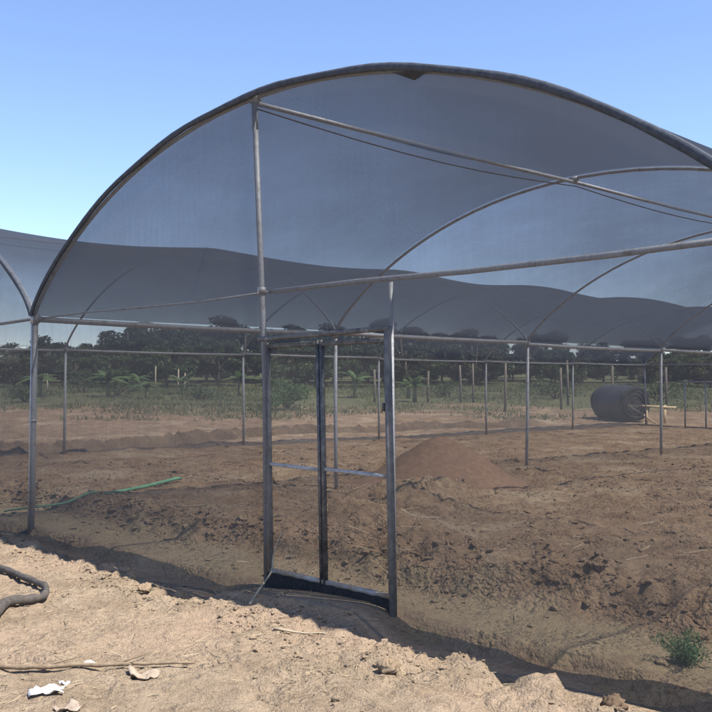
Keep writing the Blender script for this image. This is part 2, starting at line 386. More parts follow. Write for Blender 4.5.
# posts along the gutters
for si, s0 in enumerate((W, 0.0, -W)):
    for k in range(NB + 1):
        y = k * B; main = (s0 == 0.0 and k == 0)
        dx = -0.05 if main else rnd.uniform(-0.05, 0.05); dy = rnd.uniform(-0.04, 0.04)
        bx, by = s0 + dx, y + (0 if main else dy)
        r = 0.040 if main else 0.028
        p = MB().tube([(bx, by, hz(bx, by) - 0.35), (bx * 0.5 + s0 * 0.5 + (0 if main else rnd.uniform(-.015, .015)), by * 0.5 + y * 0.5, EAVE * 0.5), (s0, y, EAVE + 0.02)], r, 14).build('post', 'galv', house)
        if main: MB().tube([(s0 - 0.025, y, 1.19), (s0 - 0.025, y, 1.215)], r + 0.006, 14).build('clamp', 'galv', p)
        c = MB().tube([(s0, y, EAVE - 0.06), (s0, y, EAVE + 0.05)], r + 0.012, 12).build('bracket', 'galv', p)
# arches, ridge pipes, gutter pipes
def arch(s0, y, r, mname='galv', dz=0.0, n=40, flat=1.0, name='arch'):
    return MB().tube([(s0 + u * W, y, prof(u) + dz) for u in us(n)], r, 8, flat=flat).build(name, mname, house)
for s0 in spans:
    for k in range(NB + 1):
        a = arch(s0, k * B, 0.019 if k == 0 else 0.02)
        xc = s0 + W / 2 - 0.12
        MB().tube([(xc - 0.05, k * B, prof(0.5) - 0.012), (xc + 0.05, k * B, prof(0.5) - 0.012)], 0.033, 10).build('clamp', 'galv', a)
        if k < NB:
            x = s0 + W / 2 - 0.12
            MB().tube([(x, k * B + q * B / 4, prof(0.5) - 0.045 - 0.01 * math.sin(math.pi * q / 4)) for q in range(5)], 0.021, 10).build('ridge_pipe', 'galv', house)
    # wire slung below the ridge
    pts = []
    for k in range(NB):
        for q in range(8): pts.append((s0 + W / 2 - 0.09, k * B + q * B / 8, prof(0.5) - 0.10 - 0.09 * math.sin(math.pi * q / 8) * (1 if k % 2 == 0 else 0.8)))
    MB().tube(pts, 0.007, 6).build('ridge_wire', 'wire', house)
for s0 in (W, 0.0, -W):
    for k in range(NB):
        MB().tube([(s0, k * B + q * B / 4, EAVE - 0.01 + 0.02 * math.sin(k * 2.1 + s0) - 0.015 * math.sin(math.pi * q / 4)) for q in range(5)], {0.0: 0.034, W: 0.006}.get(s0, 0.028), 10).build('gutter_pipe', 'galv', house)  # unseen right-hand pipe thinned to a wire so its shadow fades out
# tie pipes across both gable ends
for s0 in spans:
    for y in (0.07, NB * B):
        P = [(s0 + q * W / 8, y, EAVE + 0.0 + 0.012 * math.sin(q * 1.7)) for q in range(9)]
        MB().tube(P[:5], 0.009 if y < 1 and s0 == 0 else 0.020, 10).build('tie_pipe', 'galv', house)
        MB().tube(P[4:], 0.020, 10).build('tie_pipe', 'galv', house)
# middle gable post of the front, with clamp and top bracket
mp = MB().tube([(4.36, 0.0, hz(4.36, 0) - 0.3), (4.33, 0.0, 1.6), (4.265, 0.0, 2.6), (4.17, 0.0, prof(0.5) - 0.03)], 0.024, 14).build('gable_post', 'galv', house)
MB().tube([(4.275, 0.0, 2.36), (4.275, 0.0, 2.42)], 0.038, 12).build('clamp', 'galv', mp)
MB().bar((4.182, 0.0, 3.76), (4.168, 0.0, prof(0.5) - 0.02), 0.065, 0.02, (0, 1, 0)).build('bracket', 'galv', mp)
MB().tube([(-4.3, 0.0, hz(-4.3, 0) - 0.3), (-4.3, 0.0, prof(0.5) - 0.03)], 0.032, 12).build('gable_post', 'galv', house)
jr = MB().tube([(5.80, 0.035, hz(5.9, 0) - 0.3), (5.76, 0.035, EAVE - 0.03)], 0.016, 12).build('gable_post', 'galv', house)
# rear gable with its door opening
for x, h in ((-7.0, 1.75), (-6.2, 1.75), (-5.4, EAVE), (-4.3, prof(0.5) - 0.03), (4.3, prof(0.5) - 0.03)):
    y = NB * B + 0.03
    MB().tube([(x, y, hz(x, y) - 0.2), (x, y, h)], 0.028, 8).build('gable_post', 'galv', house)
MB().tube([(-7.0, NB * B + 0.03, 1.75), (-5.4, NB * B + 0.03, 1.75)], 0.026, 8).build('door_lintel', 'galv', house)

# netting
def roof_net(s0, k):
    nu, nv = 44, 22; P = []
    ph = rnd.uniform(0, 6)
    for i in range(nu + 1):
        u = us(nu)[i]; row = []
        for j in range(nv + 1):
            v = j / nv; e = math.sin(math.pi * u)
            sag = 0.15 * math.sin(math.pi * v) * e ** 0.6 * (0.8 + 0.2 * math.sin(ph + 3 * u))
            rip = 0.012 * math.sin(14 * u + ph + 3 * v) * math.sin(math.pi * v)
            x = s0 + W / 2 + (u - 0.5) * (W + 0.02); z = prof(u) + 0.032 - sag - rip
            row.append((x, k * B + v * B - (0.0 if k else (0.06 * (1 - v) ** 8)), z))
        P.append(row)
    return MB().grid(P).build('roof_net', 'roof_net_front' if k == 0 and s0 == 0 else 'roof_net', house)
for s0 in spans:
    for k in range(NB): roof_net(s0, k)
def gable_net(s0, xa, xb, y, zlo, seed, mname='gable_net', nm='gable_net'):
    nx, nz = max(4, int((xb - xa) / 0.16)), 26; P = []
    for i in range(nx + 1):
        x = xa + (xb - xa) * i / nx; top = prof(min(1, max(0, (x - s0) / W))) + 0.02; row = []
        lo = zlo if zlo is not None else hz(x, y) - 0.05
        for j in range(nz + 1):
            z = lo + (top - lo) * j / nz
            edge = math.sin(math.pi * j / nz) * math.sin(math.pi * i / nx)
            yy = y + edge * 0.022 * math.sin(1.1 * x + 1.4 * z + seed) * math.sin(0.8 * z + seed)
            row.append((x, yy, z))
        P.append(row)
    return MB().grid(P).build(nm, mname, house)
gable_net(0, 0.0, 4.40, -0.035, None, 1.0); gable_net(0, 4.40, 5.86, -0.035, 2.0, 2.2); gable_net(0, 5.86, W, -0.035, None, 3.1)
gable_net(-W, -W, 0.0, -0.035, None, 4.0)
for s0 in spans: gable_net(s0, s0, s0 + W, NB * B + 0.06, None, 5.0)
for s0, sg in ((-W, -1), (W, 1)):
    for k in range(NB):
        P = [[(s0 + sg * (0.045 * (1 - (j / 10) ** 6) + 0.03 * math.sin(math.pi * j / 10) * math.sin(1.7 * i + k)), k * B + i * B / 8, (hz(s0, k * B + i * B / 8) - 0.05) * (1 - j / 10) + (EAVE + 0.07) * j / 10) for j in range(11)] for i in range(9)]
        MB().grid(P).build('side_net', 'side_net', house)
# folded hem of the cloth along the front arches
for s0 in spans:
    pts = [(s0 + u * W, -0.045, prof(u) + 0.030 + 0.006 * math.sin(40 * u)) for u in us(60)]
    hm = MB()
    pr = [(-0.014, -0.040), (0.010, -0.034), (0.015, 0.0), (0.010, 0.014), (-0.004, 0.018), (-0.016, 0.010), (-0.020, -0.01)]
    vs, fs = [], []
    for i, p in enumerate(pts):
        a = pts[max(i - 1, 0)]; b = pts[min(i + 1, 60)]
        t = Vector((b[0] - a[0], 0, b[2] - a[2])).normalized(); nrm = Vector((-t.z, 0, t.x))
        w = 1 + 0.08 * math.sin(i * 0.9) + 0.05 * math.sin(i * 2.7)
        for dy, dn in pr: vs.append(Vector(p) + nrm * dn * w + Vector((0, dy, 0)))
    k = len(pr)
    for i in range(60):
        for q in range(k): fs.append((i * k + q, i * k + (q + 1) % k, (i + 1) * k + (q + 1) % k, (i + 1) * k + q))
    hm.add(vs, fs).build('cloth_hem', 'hem', house)
# pipe of the clip track seen below the hem, and a loose pleat of cloth at the crown
MB().add([(5.85, -0.06, prof(5.85 / W) - 0.02), (6.2, -0.06, prof(6.2 / W) - 0.02), (6.08, -0.05, prof(6.08 / W) - 0.075), (6.0, 0.02, prof(6.0 / W) - 0.06)], [(0, 1, 2), (0, 2, 3), (3, 2, 1)]).build('loose_pleat', 'hem', house)

# ------------------------------------------------------------------ the double door in the front gable
DL, DR, DB, DT = 4.405, 5.862, 0.095, 1.955                  # clear opening
def lx(x, z): return x - 0.028 * (z - DB)                     # the frame leans a little
df = MB(); y0 = -0.012
dr = MB().bar((lx(DR + 0.005, -0.15), y0 - 0.045, -0.16), (lx(DR + 0.005, DT + .06), y0 - 0.045, DT + 0.06), 0.040, 0.045, (0, 1, 0)).build('door_jamb', 'grey', house)
dh = MB().bar((lx(DL - 0.03, DT), y0 - 0.047, DT + 0.03), (lx(DR + 0.02, DT), y0 - 0.047, DT + 0.055), 0.045, 0.036).build('door_head', 'dark', house)
mid = (DL + DR) / 2 - 0.05
def leaf(xa, xb, first):
    r = MB().bar((lx(xa, DB), y0, DB + 0.012), (lx(xb, DB), y0, DB + 0.012), 0.035, 0.035).build('door_leaf', 'galv', house)
    r['label'] = 'door leaf of grey steel tube with mid rail'
    for x in (xa + 0.018, xb - 0.018):
        dark = (x > (xa + xb) / 2) == first
        MB().bar((lx(x, DB), y0 - 0.002, DB - 0.02), (lx(x, DT), y0 - 0.002, DT), 0.027, 0.032, (0, 1, 0)).build('stile', 'dark' if dark else 'grey', r)
    MB().bar((lx(xa + .03, DT), y0, DT - 0.03), (lx(xb - .03, DT), y0, DT - 0.025), 0.034, 0.035).build('top_rail', 'dark', r)
    MB().bar((lx(xa + .03, .95), y0, 0.965), (lx(xb - .03, .95), y0, 0.955), 0.026, 0.026).build('mid_rail', 'galv', r)
    P = [[(lx(xa + (xb - xa) * i / 6, DB + (DT - DB) * j / 10), y0 + 0.025 + 0.006 * math.sin(i * 1.2 + j), DB + (DT - DB) * j / 10) for j in range(11)] for i in range(7)]
    MB().grid(P).build('leaf_net', 'side_net', r)
    return r
leaf(DL + 0.012, mid - 0.004, True); lf = leaf(mid + 0.004, DR - 0.035, False)
MB().bar((lx(DR - .055, 1.05), y0 - 0.05, 1.42), (lx(DR - .055, 1.05), y0 - 0.05, 1.48), 0.02, 0.02, (0, 1, 0)).build('hasp', 'dark', lf)
P = []
for i in range(25):
    x = DL + (DR - DL) * i / 24
    P.append([(x, y0 - 0.02 - 0.05 * (1 - j / 3) * (1 + 0.3 * math.sin(i * 1.1)), DB * j / 3 - 0.14 * (1 - j / 3) + 0.004 * math.sin(i * 2.3 + j)) for j in range(4)])
MB().grid(P).build('threshold_skirt', 'black', house)

# ------------------------------------------------------------------ earth heap
def heap():
    nr, na = 26, 72; cx, cy = 0.66, 6.2; V = []; F = []
    for i in range(nr + 1):
        r = i / nr
        for a in range(na):
            q = 2 * math.pi * a / na
            x, y = math.cos(q) * 1.55 * r, math.sin(q) * 1.45 * r
            k = float(fbm(np.array([x * 1.7 + 4]), np.array([y * 1.7]), 4, 5)[0])
            g = max(0.0, 1 - r * (1 + 0.10 * k)); z = 0.92 * (g ** 0.98 if g < 0.78 else 0.78 ** 0.98 + (g - 0.78) * (0.95 - 2.0 * (g - 0.78)))
            z += 0.07 * k * min(1, 3 * (1 - r)) + 0.004 * rnd.uniform(-1, 1)
            V.append((cx + x, cy + y, 0.02 * (1 - r) + hz(cx + x, cy + y) * max(0, (r - .7) / .3) - 0.06 * r + z))
    for i in range(nr):
        for a in range(na):
            b = (a + 1) % na; F.append((i * na + a, (i + 1) * na + a, (i + 1) * na + b, i * na + b))
    o = MB().add(V, F).build('earth_heap', 'heap')
    tag(o, 'smooth cone heap of fine brown earth inside the shade house', 'heap')
heap()

# ------------------------------------------------------------------ loose ground cover
def clods(name, n, sampler, smin, smax, m):
    base = np.array([(0, 0, 1), (.894, 0, .447), (.276, .851, .447), (-.724, .526, .447), (-.724, -.526, .447), (.276, -.851, .447), (.724, .526, -.447), (-.276, .851, -.447), (-.894, 0, -.447), (-.276, -.851, -.447), (.724, -.526, -.447), (0, 0, -1)])
    fc = np.array([(0, 1, 2), (0, 2, 3), (0, 3, 4), (0, 4, 5), (0, 5, 1), (1, 6, 2), (2, 7, 3), (3, 8, 4), (4, 9, 5), (5, 10, 1), (6, 7, 2), (7, 8, 3), (8, 9, 4), (9, 10, 5), (10, 6, 1), (11, 7, 6), (11, 8, 7), (11, 9, 8), (11, 10, 9), (11, 6, 10)])
    xy = sampler(n); n = len(xy)
    s = smin * (smax / smin) ** (rng.random(n) ** 4.5)
    jit = 1 + rng.uniform(-0.45, 0.4, (n, 12, 1)); v = base[None] * jit
    v = v * rng.uniform(0.7, 1.3, (n, 1, 3)) * np.array([1, 1, 0.6])
    q = rng.uniform(0, 2 * np.pi, n); c, d = np.cos(q)[:, None], np.sin(q)[:, None]
    x = v[..., 0] * c - v[..., 1] * d; y = v[..., 0] * d + v[..., 1] * c
    z = height(xy[:, 0], xy[:, 1])[:, None] + (v[..., 2] + 0.12) * s[:, None]
    V = np.stack([x * s[:, None] + xy[:, 0:1], y * s[:, None] + xy[:, 1:2], z], -1).reshape(-1, 3).astype(np.float32)
    Fq = (fc[None] + 12 * np.arange(n)[:, None, None]).reshape(-1, 3).astype(np.int32)
    me = bpy.data.meshes.new(name); me.vertices.add(len(V)); me.vertices.foreach_set('co', V.reshape(-1))
    me.loops.add(Fq.size); me.loops.foreach_set('vertex_index', Fq.reshape(-1))
    me.polygons.add(len(Fq)); me.polygons.foreach_set('loop_start', np.arange(0, Fq.size, 3, dtype=np.int32)); me.polygons.foreach_set('loop_total', np.full(len(Fq), 3, np.int32))
    me.update(calc_edges=True); me.polygons.foreach_set('use_smooth', np.zeros(len(Fq), bool))
    o = bpy.data.objects.new(name, me); C.objects.link(o); me.materials.append(M[m]); return o
def samp_front(n):
    x = rng.uniform(-3, 11, n); y = np.where(rng.random(n) < 0.55, -0.72 + rng.normal(0, 0.30, n), rng.uniform(-4.2, -0.45, n)); return np.stack([x, y], 1)
def samp_in(n):
    x = rng.uniform(-6, 10, n); y = np.where(rng.random(n) < 0.35, 1.05 + rng.normal(0, 0.25, n), rng.uniform(0.2, 13, n)); return np.stack([x, y], 1)
def keep_noise(f, sc_, seed):
    def g(n):
        p = f(int(n * 1.8)); k = fbm(p[:, 0] * sc_, p[:, 1] * sc_, 3, seed) + rng.uniform(-.35, .35, len(p)) > 0.0; return p[k][:n]
    return g
tag(clods('crumbled_soil', 14000, keep_noise(samp_front, 1.5, 201), 0.004, 0.026, 'soil'), 'pale dry crumbled soil lying in front of the shade house', 'soil', kind='stuff')
tag(clods('turned_soil_lumps', 22000, keep_noise(samp_in, 1.2, 207), 0.006, 0.05, 'soil'), 'brown lumps of turned soil inside the shade house', 'soil', kind='stuff')
def samp_bank(n):
    x = rng.uniform(-3, 9.5, n); return np.stack([x, 0.98 + 0.5 * fbm(x * 1.1, x * 0 + 0.9, 3, 11) + rng.normal(0.05, 0.16, n)], 1)
tag(clods('bank_crumbs', 4200, samp_bank, 0.007, 0.036, 'soil'), 'broken brown crumbs along the bank inside the netting', 'soil', kind='stuff')
def straw(name, n, sampler, lmin, lmax, w, m):
    xy = sampler(n); n = len(xy); q = rng.uniform(0, 2 * np.pi, n); L = rng.uniform(lmin, lmax, n)
    z = height(xy[:, 0], xy[:, 1]) + rng.uniform(0.004, 0.02, n)
    d = np.stack([np.cos(q), np.sin(q), rng.uniform(-0.12, 0.25, n)], 1); nrm = np.stack([-np.sin(q), np.cos(q), np.zeros(n)], 1)
    c = np.stack([xy[:, 0], xy[:, 1], z], 1); ww = (w * rng.uniform(0.6, 1.5, n))[:, None]
    a = c - d * (L / 2)[:, None]; b = c + d * (L / 2)[:, None] + np.array([0, 0, 1]) * (L * rng.uniform(0, .2, n))[:, None]
    a[:, 2] = np.maximum(a[:, 2], height(a[:, 0], a[:, 1]) + 0.002); b[:, 2] = np.maximum(b[:, 2], height(b[:, 0], b[:, 1]) + 0.003)
    mdl = (a + b) / 2 + nrm * (L * rng.uniform(-.12, .12, n))[:, None]; mdl[:, 2] = np.maximum(mdl[:, 2], height(mdl[:, 0], mdl[:, 1]) + 0.004)
    up = np.array([0, 0, 1.0]) * ww
    Q = []
    for p, r in ((a, mdl), (mdl, b)):
        Q.append(np.stack([p - nrm * ww, r - nrm * ww, r + up, p + up], 1)); Q.append(np.stack([p + up, r + up, r + nrm * ww, p + nrm * ww], 1))
    return quads_mesh(name, np.concatenate(Q), m)
def samp_straw(n): return np.stack([rng.uniform(1, 10, n), rng.uniform(-4, -0.2, n)], 1)
def samp_straw_in(n): return np.stack([rng.uniform(-5, 9, n), rng.uniform(0.2, 10, n)], 1)
tag(straw('straw_litter', 1300, keep_noise(samp_straw, 0.9, 301), 0.02, 0.13, 0.0018, 'straw'), 'pale straw litter scattered on the trodden ground', 'straw', kind='stuff')
tag(straw('root_litter', 700, keep_noise(samp_straw_in, 0.9, 305), 0.04, 0.22, 0.003, 'straw'), 'dry roots and straw in the turned earth', 'straw', kind='stuff')

# ------------------------------------------------------------------ things on the ground
def spline(P, n):
    out = []; P = [Vector(p) for p in P]; P = [P[0] * 2 - P[1]] + P + [P[-1] * 2 - P[-2]]
    for i in range(1, len(P) - 2):
        for k in range(n):
            t = k / n; a, b, c, d = P[i - 1], P[i], P[i + 1], P[i + 2]
            out.append(0.5 * ((2 * b) + (c - a) * t + (2 * a - 5 * b + 4 * c - d) * t * t + (3 * b - a - 3 * c + d) * t ** 3))
    out.append(P[-2]); return out
def lie(xy, r, n=8, lift=0.0):
    P = spline([(x, y, 0) for x, y in xy], n); zz = [hz(p.x, p.y) for p in P]; m = len(P)
    top = [max(zz[max(0, i - 3):i + 4]) for i in range(m)]
    sm = [sum(top[max(0, i - 4):i + 5]) / len(top[max(0, i - 4):i + 5]) for i in range(m)]
    return [Vector((p.x, p.y, 0.7 * s_ + 0.3 * q + r * 0.8 + lift)) for p, s_, q in zip(P, sm, zz)]
pts = lie([(1.3, -1.75), (2.0, -1.45), (2.6, -1.42), (3.08, -1.42), (3.42, -1.46), (3.62, -1.60), (3.68, -1.78), (3.80, -1.96), (4.02, -2.14), (4.3, -2.5), (4.4, -3.1)], 0.045)
rad = [0.027 + 0.003 * math.sin(i * 0.9) + 0.012 * min(1, max(0, (i - 36) / 12)) for i in range(len(pts))]
tag(MB().tube(pts, rad, 12).build('rubber_hose', 'rubber'), 'thick grey black hose bent on the dry ground', 'hose')
pts = lie([(4.7, -2.85), (5.12, -2.57), (5.3, -2.38), (5.5, -2.12), (5.64, -1.90), (5.80, -1.66)], 0.02, 6, 0.006)
st = MB().tube(pts, [0.019 - 0.011 * i / len(pts) + 0.002 * math.sin(i * 2.2) for i in range(len(pts))], 8).build('branch', 'stick')
tag(st, 'long thin brown branch lying on the straw littered ground', 'branch')
for a, b in ((12, (5.30, -2.16)), (20, (5.56, -1.80))):
    e = pts[a]; MB().tube([e, (b[0], b[1], hz(*b) + 0.05)], [0.008, 0.003], 6).build('twig', 'stick', st)
pts = lie([(-1.3, 0.22), (-1.1, 0.55), (-1.02, 0.9), (-1.2, 1.45), (-1.42, 2.05), (-1.78, 2.7), (-2.2, 3.4)], 0.03, 8, 0.01)
za, zb = pts[0].z, pts[-1].z
for i, p in enumerate(pts): p.z = max(hz(p.x, p.y) + 0.015, za + (zb - za) * min(1, (i / (len(pts) - 1)) ** 0.75) + 0.012)
for _ in range(3):
    zs = [p.z for p in pts]
    for i in range(1, len(pts) - 1): pts[i].z = (zs[i - 1] + zs[i] + zs[i + 1]) / 3 + 0.003
tag(MB().tube(pts, [0.010 + 0.015 * min(1, i / (len(pts) * .8)) for i in range(len(pts))], 8).build('garden_hose', 'green_hose'), 'green hose stretched over the brown earth inside the house', 'hose')
def twig(name, P, r, m, label):
    o = MB().tube(spline(P, 4), [r * (1 - 0.5 * i / (4 * (len(P) - 1) + 1)) for i in range(4 * (len(P) - 1) + 1)], 6).build(name, m); return tag(o, label, 'twig')
z = hz
twig('twig', [(4.96, -0.62, z(4.96, -.62) + .01), (4.80, -0.42, 0.06), (4.62, -0.16, 0.14), (4.58, -0.11, 0.24), (4.62, -0.09, 0.38), (4.68, -0.08, 0.45)], 0.010, 'pale_stick', 'pale twig leaning on the door jamb by the middle post')
def gtwig(P, r, label, m='pale_stick'):
    return twig('twig', [(x, y, z(x, y) + r + 0.004) for x, y in P], r, m, label)
gtwig([(3.32, 2.62), (3.45, 2.75), (3.62, 2.92)], 0.012, 'straight pale twig on turned earth beyond the door jamb')
gtwig([(5.62, -0.92), (5.78, -0.80), (5.92, -0.75), (6.05, -0.68)], 0.009, 'pale forked root on the dry ground before the door')
gtwig([(5.95, -0.62), (6.12, -0.50), (6.28, -0.42)], 0.007, 'thin bleached twig at the edge of the trench')
gtwig([(6.42, 3.3), (6.35, 3.5), (6.45, 3.7)], 0.014, 'crooked twig on the open turned earth', 'stick')
gtwig([(0.6, 1.5), (0.75, 1.75), (0.7, 1.95)], 0.013, 'crooked branch on the bank inside the house', 'stick')
def scrap(name, x, y, w, l, rz, m, label, crumple=0.03, cat='litter', seed=0):
    P = []
    for i in range(9):
        row = []
        for j in range(9):
            u, v = (i / 8 - .5), (j / 8 - .5)
            q = 1 - 0.25 * math.sin(3 * math.atan2(v, u) + seed)
            a, b = u * w * q, v * l * q
            X = x + a * math.cos(rz) - b * math.sin(rz); Y = y + a * math.sin(rz) + b * math.cos(rz)
            row.append((X, Y, z(X, Y) + 0.006 + crumple * (0.5 + float(fbm(np.array([i * .45 + seed]), np.array([j * .45]), 3, 9)[0]))))
        P.append(row)
    o = MB().grid(P).build(name, m); md = o.modifiers.new('thick', 'SOLIDIFY'); md.thickness = 0.003
    return tag(o, label, cat)
scrap('paper_scrap', 5.74, -2.55, 0.16, 0.10, 0.9, 'paper', 'torn white paper scrap below the long branch', 0.03, seed=1)
scrap('paper_scrap', 5.66, -2.42, 0.05, 0.03, 0.4, 'paper', 'tiny white paper scrap beside the torn white scrap', 0.02, seed=2)
scrap('plastic_scrap', 5.78, -2.0, 0.15, 0.10, 0.7, 'pale_scrap', 'crumpled pale brown plastic beside the tip of the branch', 0.04, seed=3)
scrap('paper_scrap', 5.42, -2.14, 0.09, 0.03, 0.8, 'paper', 'narrow white strip of paper tucked under the branch', 0.02, seed=4)
scrap('plastic_scrap', 6.02, -2.56, 0.12, 0.09, 0.2, 'pale_scrap', 'small crumpled beige scrap on bare ground by white paper', 0.025, seed=5)
def boulder(name, x, y, s, m, label, flat=0.6, cat='clod', seed=0, sink=0.25):
    amp, g = (0.3, 0.45) if cat == 'stone' else (0.55, 0.75)
    V, F = [], []; nl, na = 18, 30
    for i in range(nl + 1):
        th = math.pi * i / nl
        for a in range(na):
            q = 2 * math.pi * a / na
            d = Vector((math.sin(th) * math.cos(q), math.sin(th) * math.sin(q), math.cos(th)))
            k = float(fbm(np.array([d.x * 1.6 + seed * 3.1 + d.z]), np.array([d.y * 1.6 + d.z * 1.3 + seed]), 6, 17, g)[0])
            r = s * (1 + amp * k); V.append((d.x * r, d.y * r * 0.8, d.z * r * flat * (1 if d.z > 0 else .6)))
    for i in range(nl):
        for a in range(na):
            b = (a + 1) % na; F.append((i * na + a, (i + 1) * na + a, (i + 1) * na + b, i * na + b))
    o = MB().add(V, F).build(name, m, loc=(x, y, z(x, y) + s * flat * (1 - 2 * sink)))
    o.rotation_euler.z = seed * 1.7; return tag(o, label, cat)
boulder('soil_clod', 7.88, -0.46, 0.075, 'clod_brown', 'dark brown soil clod on the pale crumbled bank below the green weed', 0.7, seed=1)
boulder('soil_clod', 6.75, -0.98, 0.07, 'clod', 'rough pale clod on the dry ground in front of the trench', 0.7, seed=2)
boulder('soil_clod', 3.9, -0.86, 0.06, 'clod', 'pale clod on the trench bank close to the bent hose', 0.7, seed=3)

def leaf_quads(centres, size, aspect=0.45, droop=0.0):
    n = len(centres); d = rng.normal(size=(n, 3)); d[:, 2] = d[:, 2] * 0.6 - droop; d /= np.linalg.norm(d, axis=1, keepdims=True)
    e = rng.normal(size=(n, 3)); e -= d * (e * d).sum(1, keepdims=True); e /= np.linalg.norm(e, axis=1, keepdims=True)
    s = (size * rng.uniform(0.6, 1.4, n))[:, None]
    return np.stack([centres - d * s * .5, centres + e * s * aspect * .5, centres + d * s * .5, centres - e * s * aspect * .5], 1)
def weed(x, y, h, w, n, m, label, name='weed'):
    t = empty(name, (x, y, z(x, y)))
    ctr = []; mb = MB()
    for k in range(26):
        q = rnd.uniform(0, 6.28); r = w * rnd.uniform(0.08, 0.62); tip = Vector((math.cos(q) * r, math.sin(q) * r, h * rnd.uniform(0.45, 1)))
        mb.tube([(0, 0, -0.03), tip * 0.5 + Vector((0, 0, h * .08)), tip], [0.004, 0.003, 0.0015], 5, False)
        for j in range(n // 26):
            f = rnd.uniform(0.25, 1.05); p = tip * f + Vector([rnd.gauss(0, w * .05) for _ in range(3)]); ctr.append((p.x, p.y, max(0.01, p.z)))
    mb.build('stem', 'bstem', t); quads_mesh('foliage', leaf_quads(np.array(ctr), 0.027 * h / 0.28), m, t)
    return tag(t, label, 'plant')
weed(7.87, 0.34, 0.18, 0.34, 1900, 'weed', 'small feathery green weed at the end of the trench')
weed(-12.5, 4.2, 0.45, 0.9, 500, 'bush', 'low green weed at the far trench beyond the corner post', 'weed')

# ------------------------------------------------------------------ roll of netting and timber frame behind the house
def net_roll():
    bx, by = -10.3, 28.9; t = empty('net_roll', (bx, by, z(bx, by)), R(158))
    L, r = 2.0, 0.68; V = []; n, k = 15, 30
    P = []
    for i in range(n):
        x = -L / 2 + L * i / (n - 1); row = []
        for a in range(k + 1):
            q = 2 * math.pi * a / k; rr = r * (1 + 0.045 * math.sin(3 * q + i * .35) + 0.012 * math.sin(i * 2.3)) * (0.93 if i in (0, n - 1) else 1)
            row.append((x, math.cos(q) * rr, max(-0.02, r * 0.97 + math.sin(q) * rr)))
        P.append(row)
    b = MB().grid(P).build('body', 'roll', t)
    for sx in (-1, 1):
        for ring in range(5):
            rr = r * (0.84 - ring * 0.19)
            MB().tube([(sx * (L / 2 - 0.03 + 0.02 * math.sin(ring * 2.1 + 2 * q)), math.cos(q) * rr * (1 + .05 * math.sin(2 * q + ring)), r * .97 + math.sin(q) * rr * (1 + .05 * math.cos(3 * q + ring))) for q in [2 * math.pi * a / 24 for a in range(25)]], 0.10, 8, False).build('wound_layer', 'black', t)
    tag(t, 'big black roll lying on the ground behind the house', 'roll')
M['roll'] = simple('rolled_black_cloth', (0.014, 0.015, 0.016), (0.042, 0.044, 0.046), 2.2, 0.6, 0, 0.4, 0.6, 0.04)
net_roll()
def timber_frame():
    ax, ay = -9.05, 27.6; t = empty('timber_frame', (ax, ay, z(ax, ay)), math.atan2(0.731, 0.682))
    MB().bar((-0.05, 0, 0.72), (1.75, 0.05, 0.64), 0.05, 0.075).build('rail', 'new_wood', t)
    for x in (0.62, 1.32): MB().bar((x, 0.06, -0.1), (x + 0.02, 0.06, 0.73), 0.09, 0.05, (0, 1, 0)).build('post', 'new_wood', t)
    MB().bar((0.02, -0.05, 0.68), (1.0, 0.0, 0.02), 0.045, 0.06).build('brace', 'new_wood', t)
    tag(t, 'low frame of pale sawn timber beside the black roll', 'frame')
timber_frame()

# ------------------------------------------------------------------ field behind: posts, plants, grass, trees
FP = [(-21.74, 32.62, 1.9), (-21.32, 33.07, 2.0), (-16.33, 29.33, 2.15), (-15.37, 32.19, 1.9), (-16.72, 34.69, 2.2), (-22.9, 31.4, 1.6), (-14.2, 34.6, 2.0), (-24.9, 29.6, 1.7), (-12.6, 36.6, 1.9)]
for x, y, h in FP:
    dx, dy = rnd.uniform(-.05, .05), rnd.uniform(-.05, .05)
    o = MB().tube([(0, 0, -0.3), (dx * .4, dy * .4, h * .5), (dx, dy, h)], [0.062, 0.056, 0.05], 9).build('fence_post', 'post_wood', loc=(x, y, z(x, y)))
    tag(o, 'weathered wooden fence post standing in the dry field', 'post', 'wooden posts in the field')
for x, y, h in [(-43.5, 28.1, 1.6), (-41.8, 29.2, 1.2), (-39.6, 27.3, 1.5), (-46, 22, 1.2)]:
    o = MB().tube([(0, 0, -0.2), (0.03, 0.02, h)], [0.05, 0.04], 7).build('garden_stake', 'pale_stick', loc=(x, y, z(x, y)))
    tag(o, 'pale thin stake among the green plants', 'stake', 'stakes in the green plot')
def banana(x, y, h, nl, label, sc_=1.0):
    t = empty('banana_plant', (x, y, z(x, y)), rnd.uniform(0, 6.28))
    MB().tube([(0, 0, -0.1), (0.02, 0, h * .25), (0.04, 0.02, h * 0.5)], [0.13, 0.11, 0.07], 10).build('stem', 'bstem', t)
    for k in range(nl):
        q = 2 * math.pi * k / nl + rnd.uniform(-.4, .4); L = h * rnd.uniform(0.55, 0.8); w = 0.19 * L; el = rnd.uniform(0.55, 1.35)
        P = []
        for i in range(9):
            f = i / 8; r = L * (f * math.cos(el) + 0.28 * f * f); zz = h * 0.48 + L * (math.sin(el) * f - 0.75 * f * f * (1.3 - el * 0.6))
            ww = w * max(0.03, math.sin(math.pi * min(1, f * 0.95 + 0.05)) ** 0.6)
            c = Vector((math.cos(q) * r, math.sin(q) * r, zz)); s = Vector((-math.sin(q), math.cos(q), 0))
            tear = 1 - 0.25 * (i % 2)
            P.append([c - s * ww * tear + Vector((0, 0, -ww * .35)), c, c + s * ww * tear + Vector((0, 0, -ww * .35))])
        MB().grid(P).build('leaf', 'banana', t)
    return tag(t, label, 'plant', 'banana plants in the field')
BL = 'young banana plant with broad arching leaves in the field'
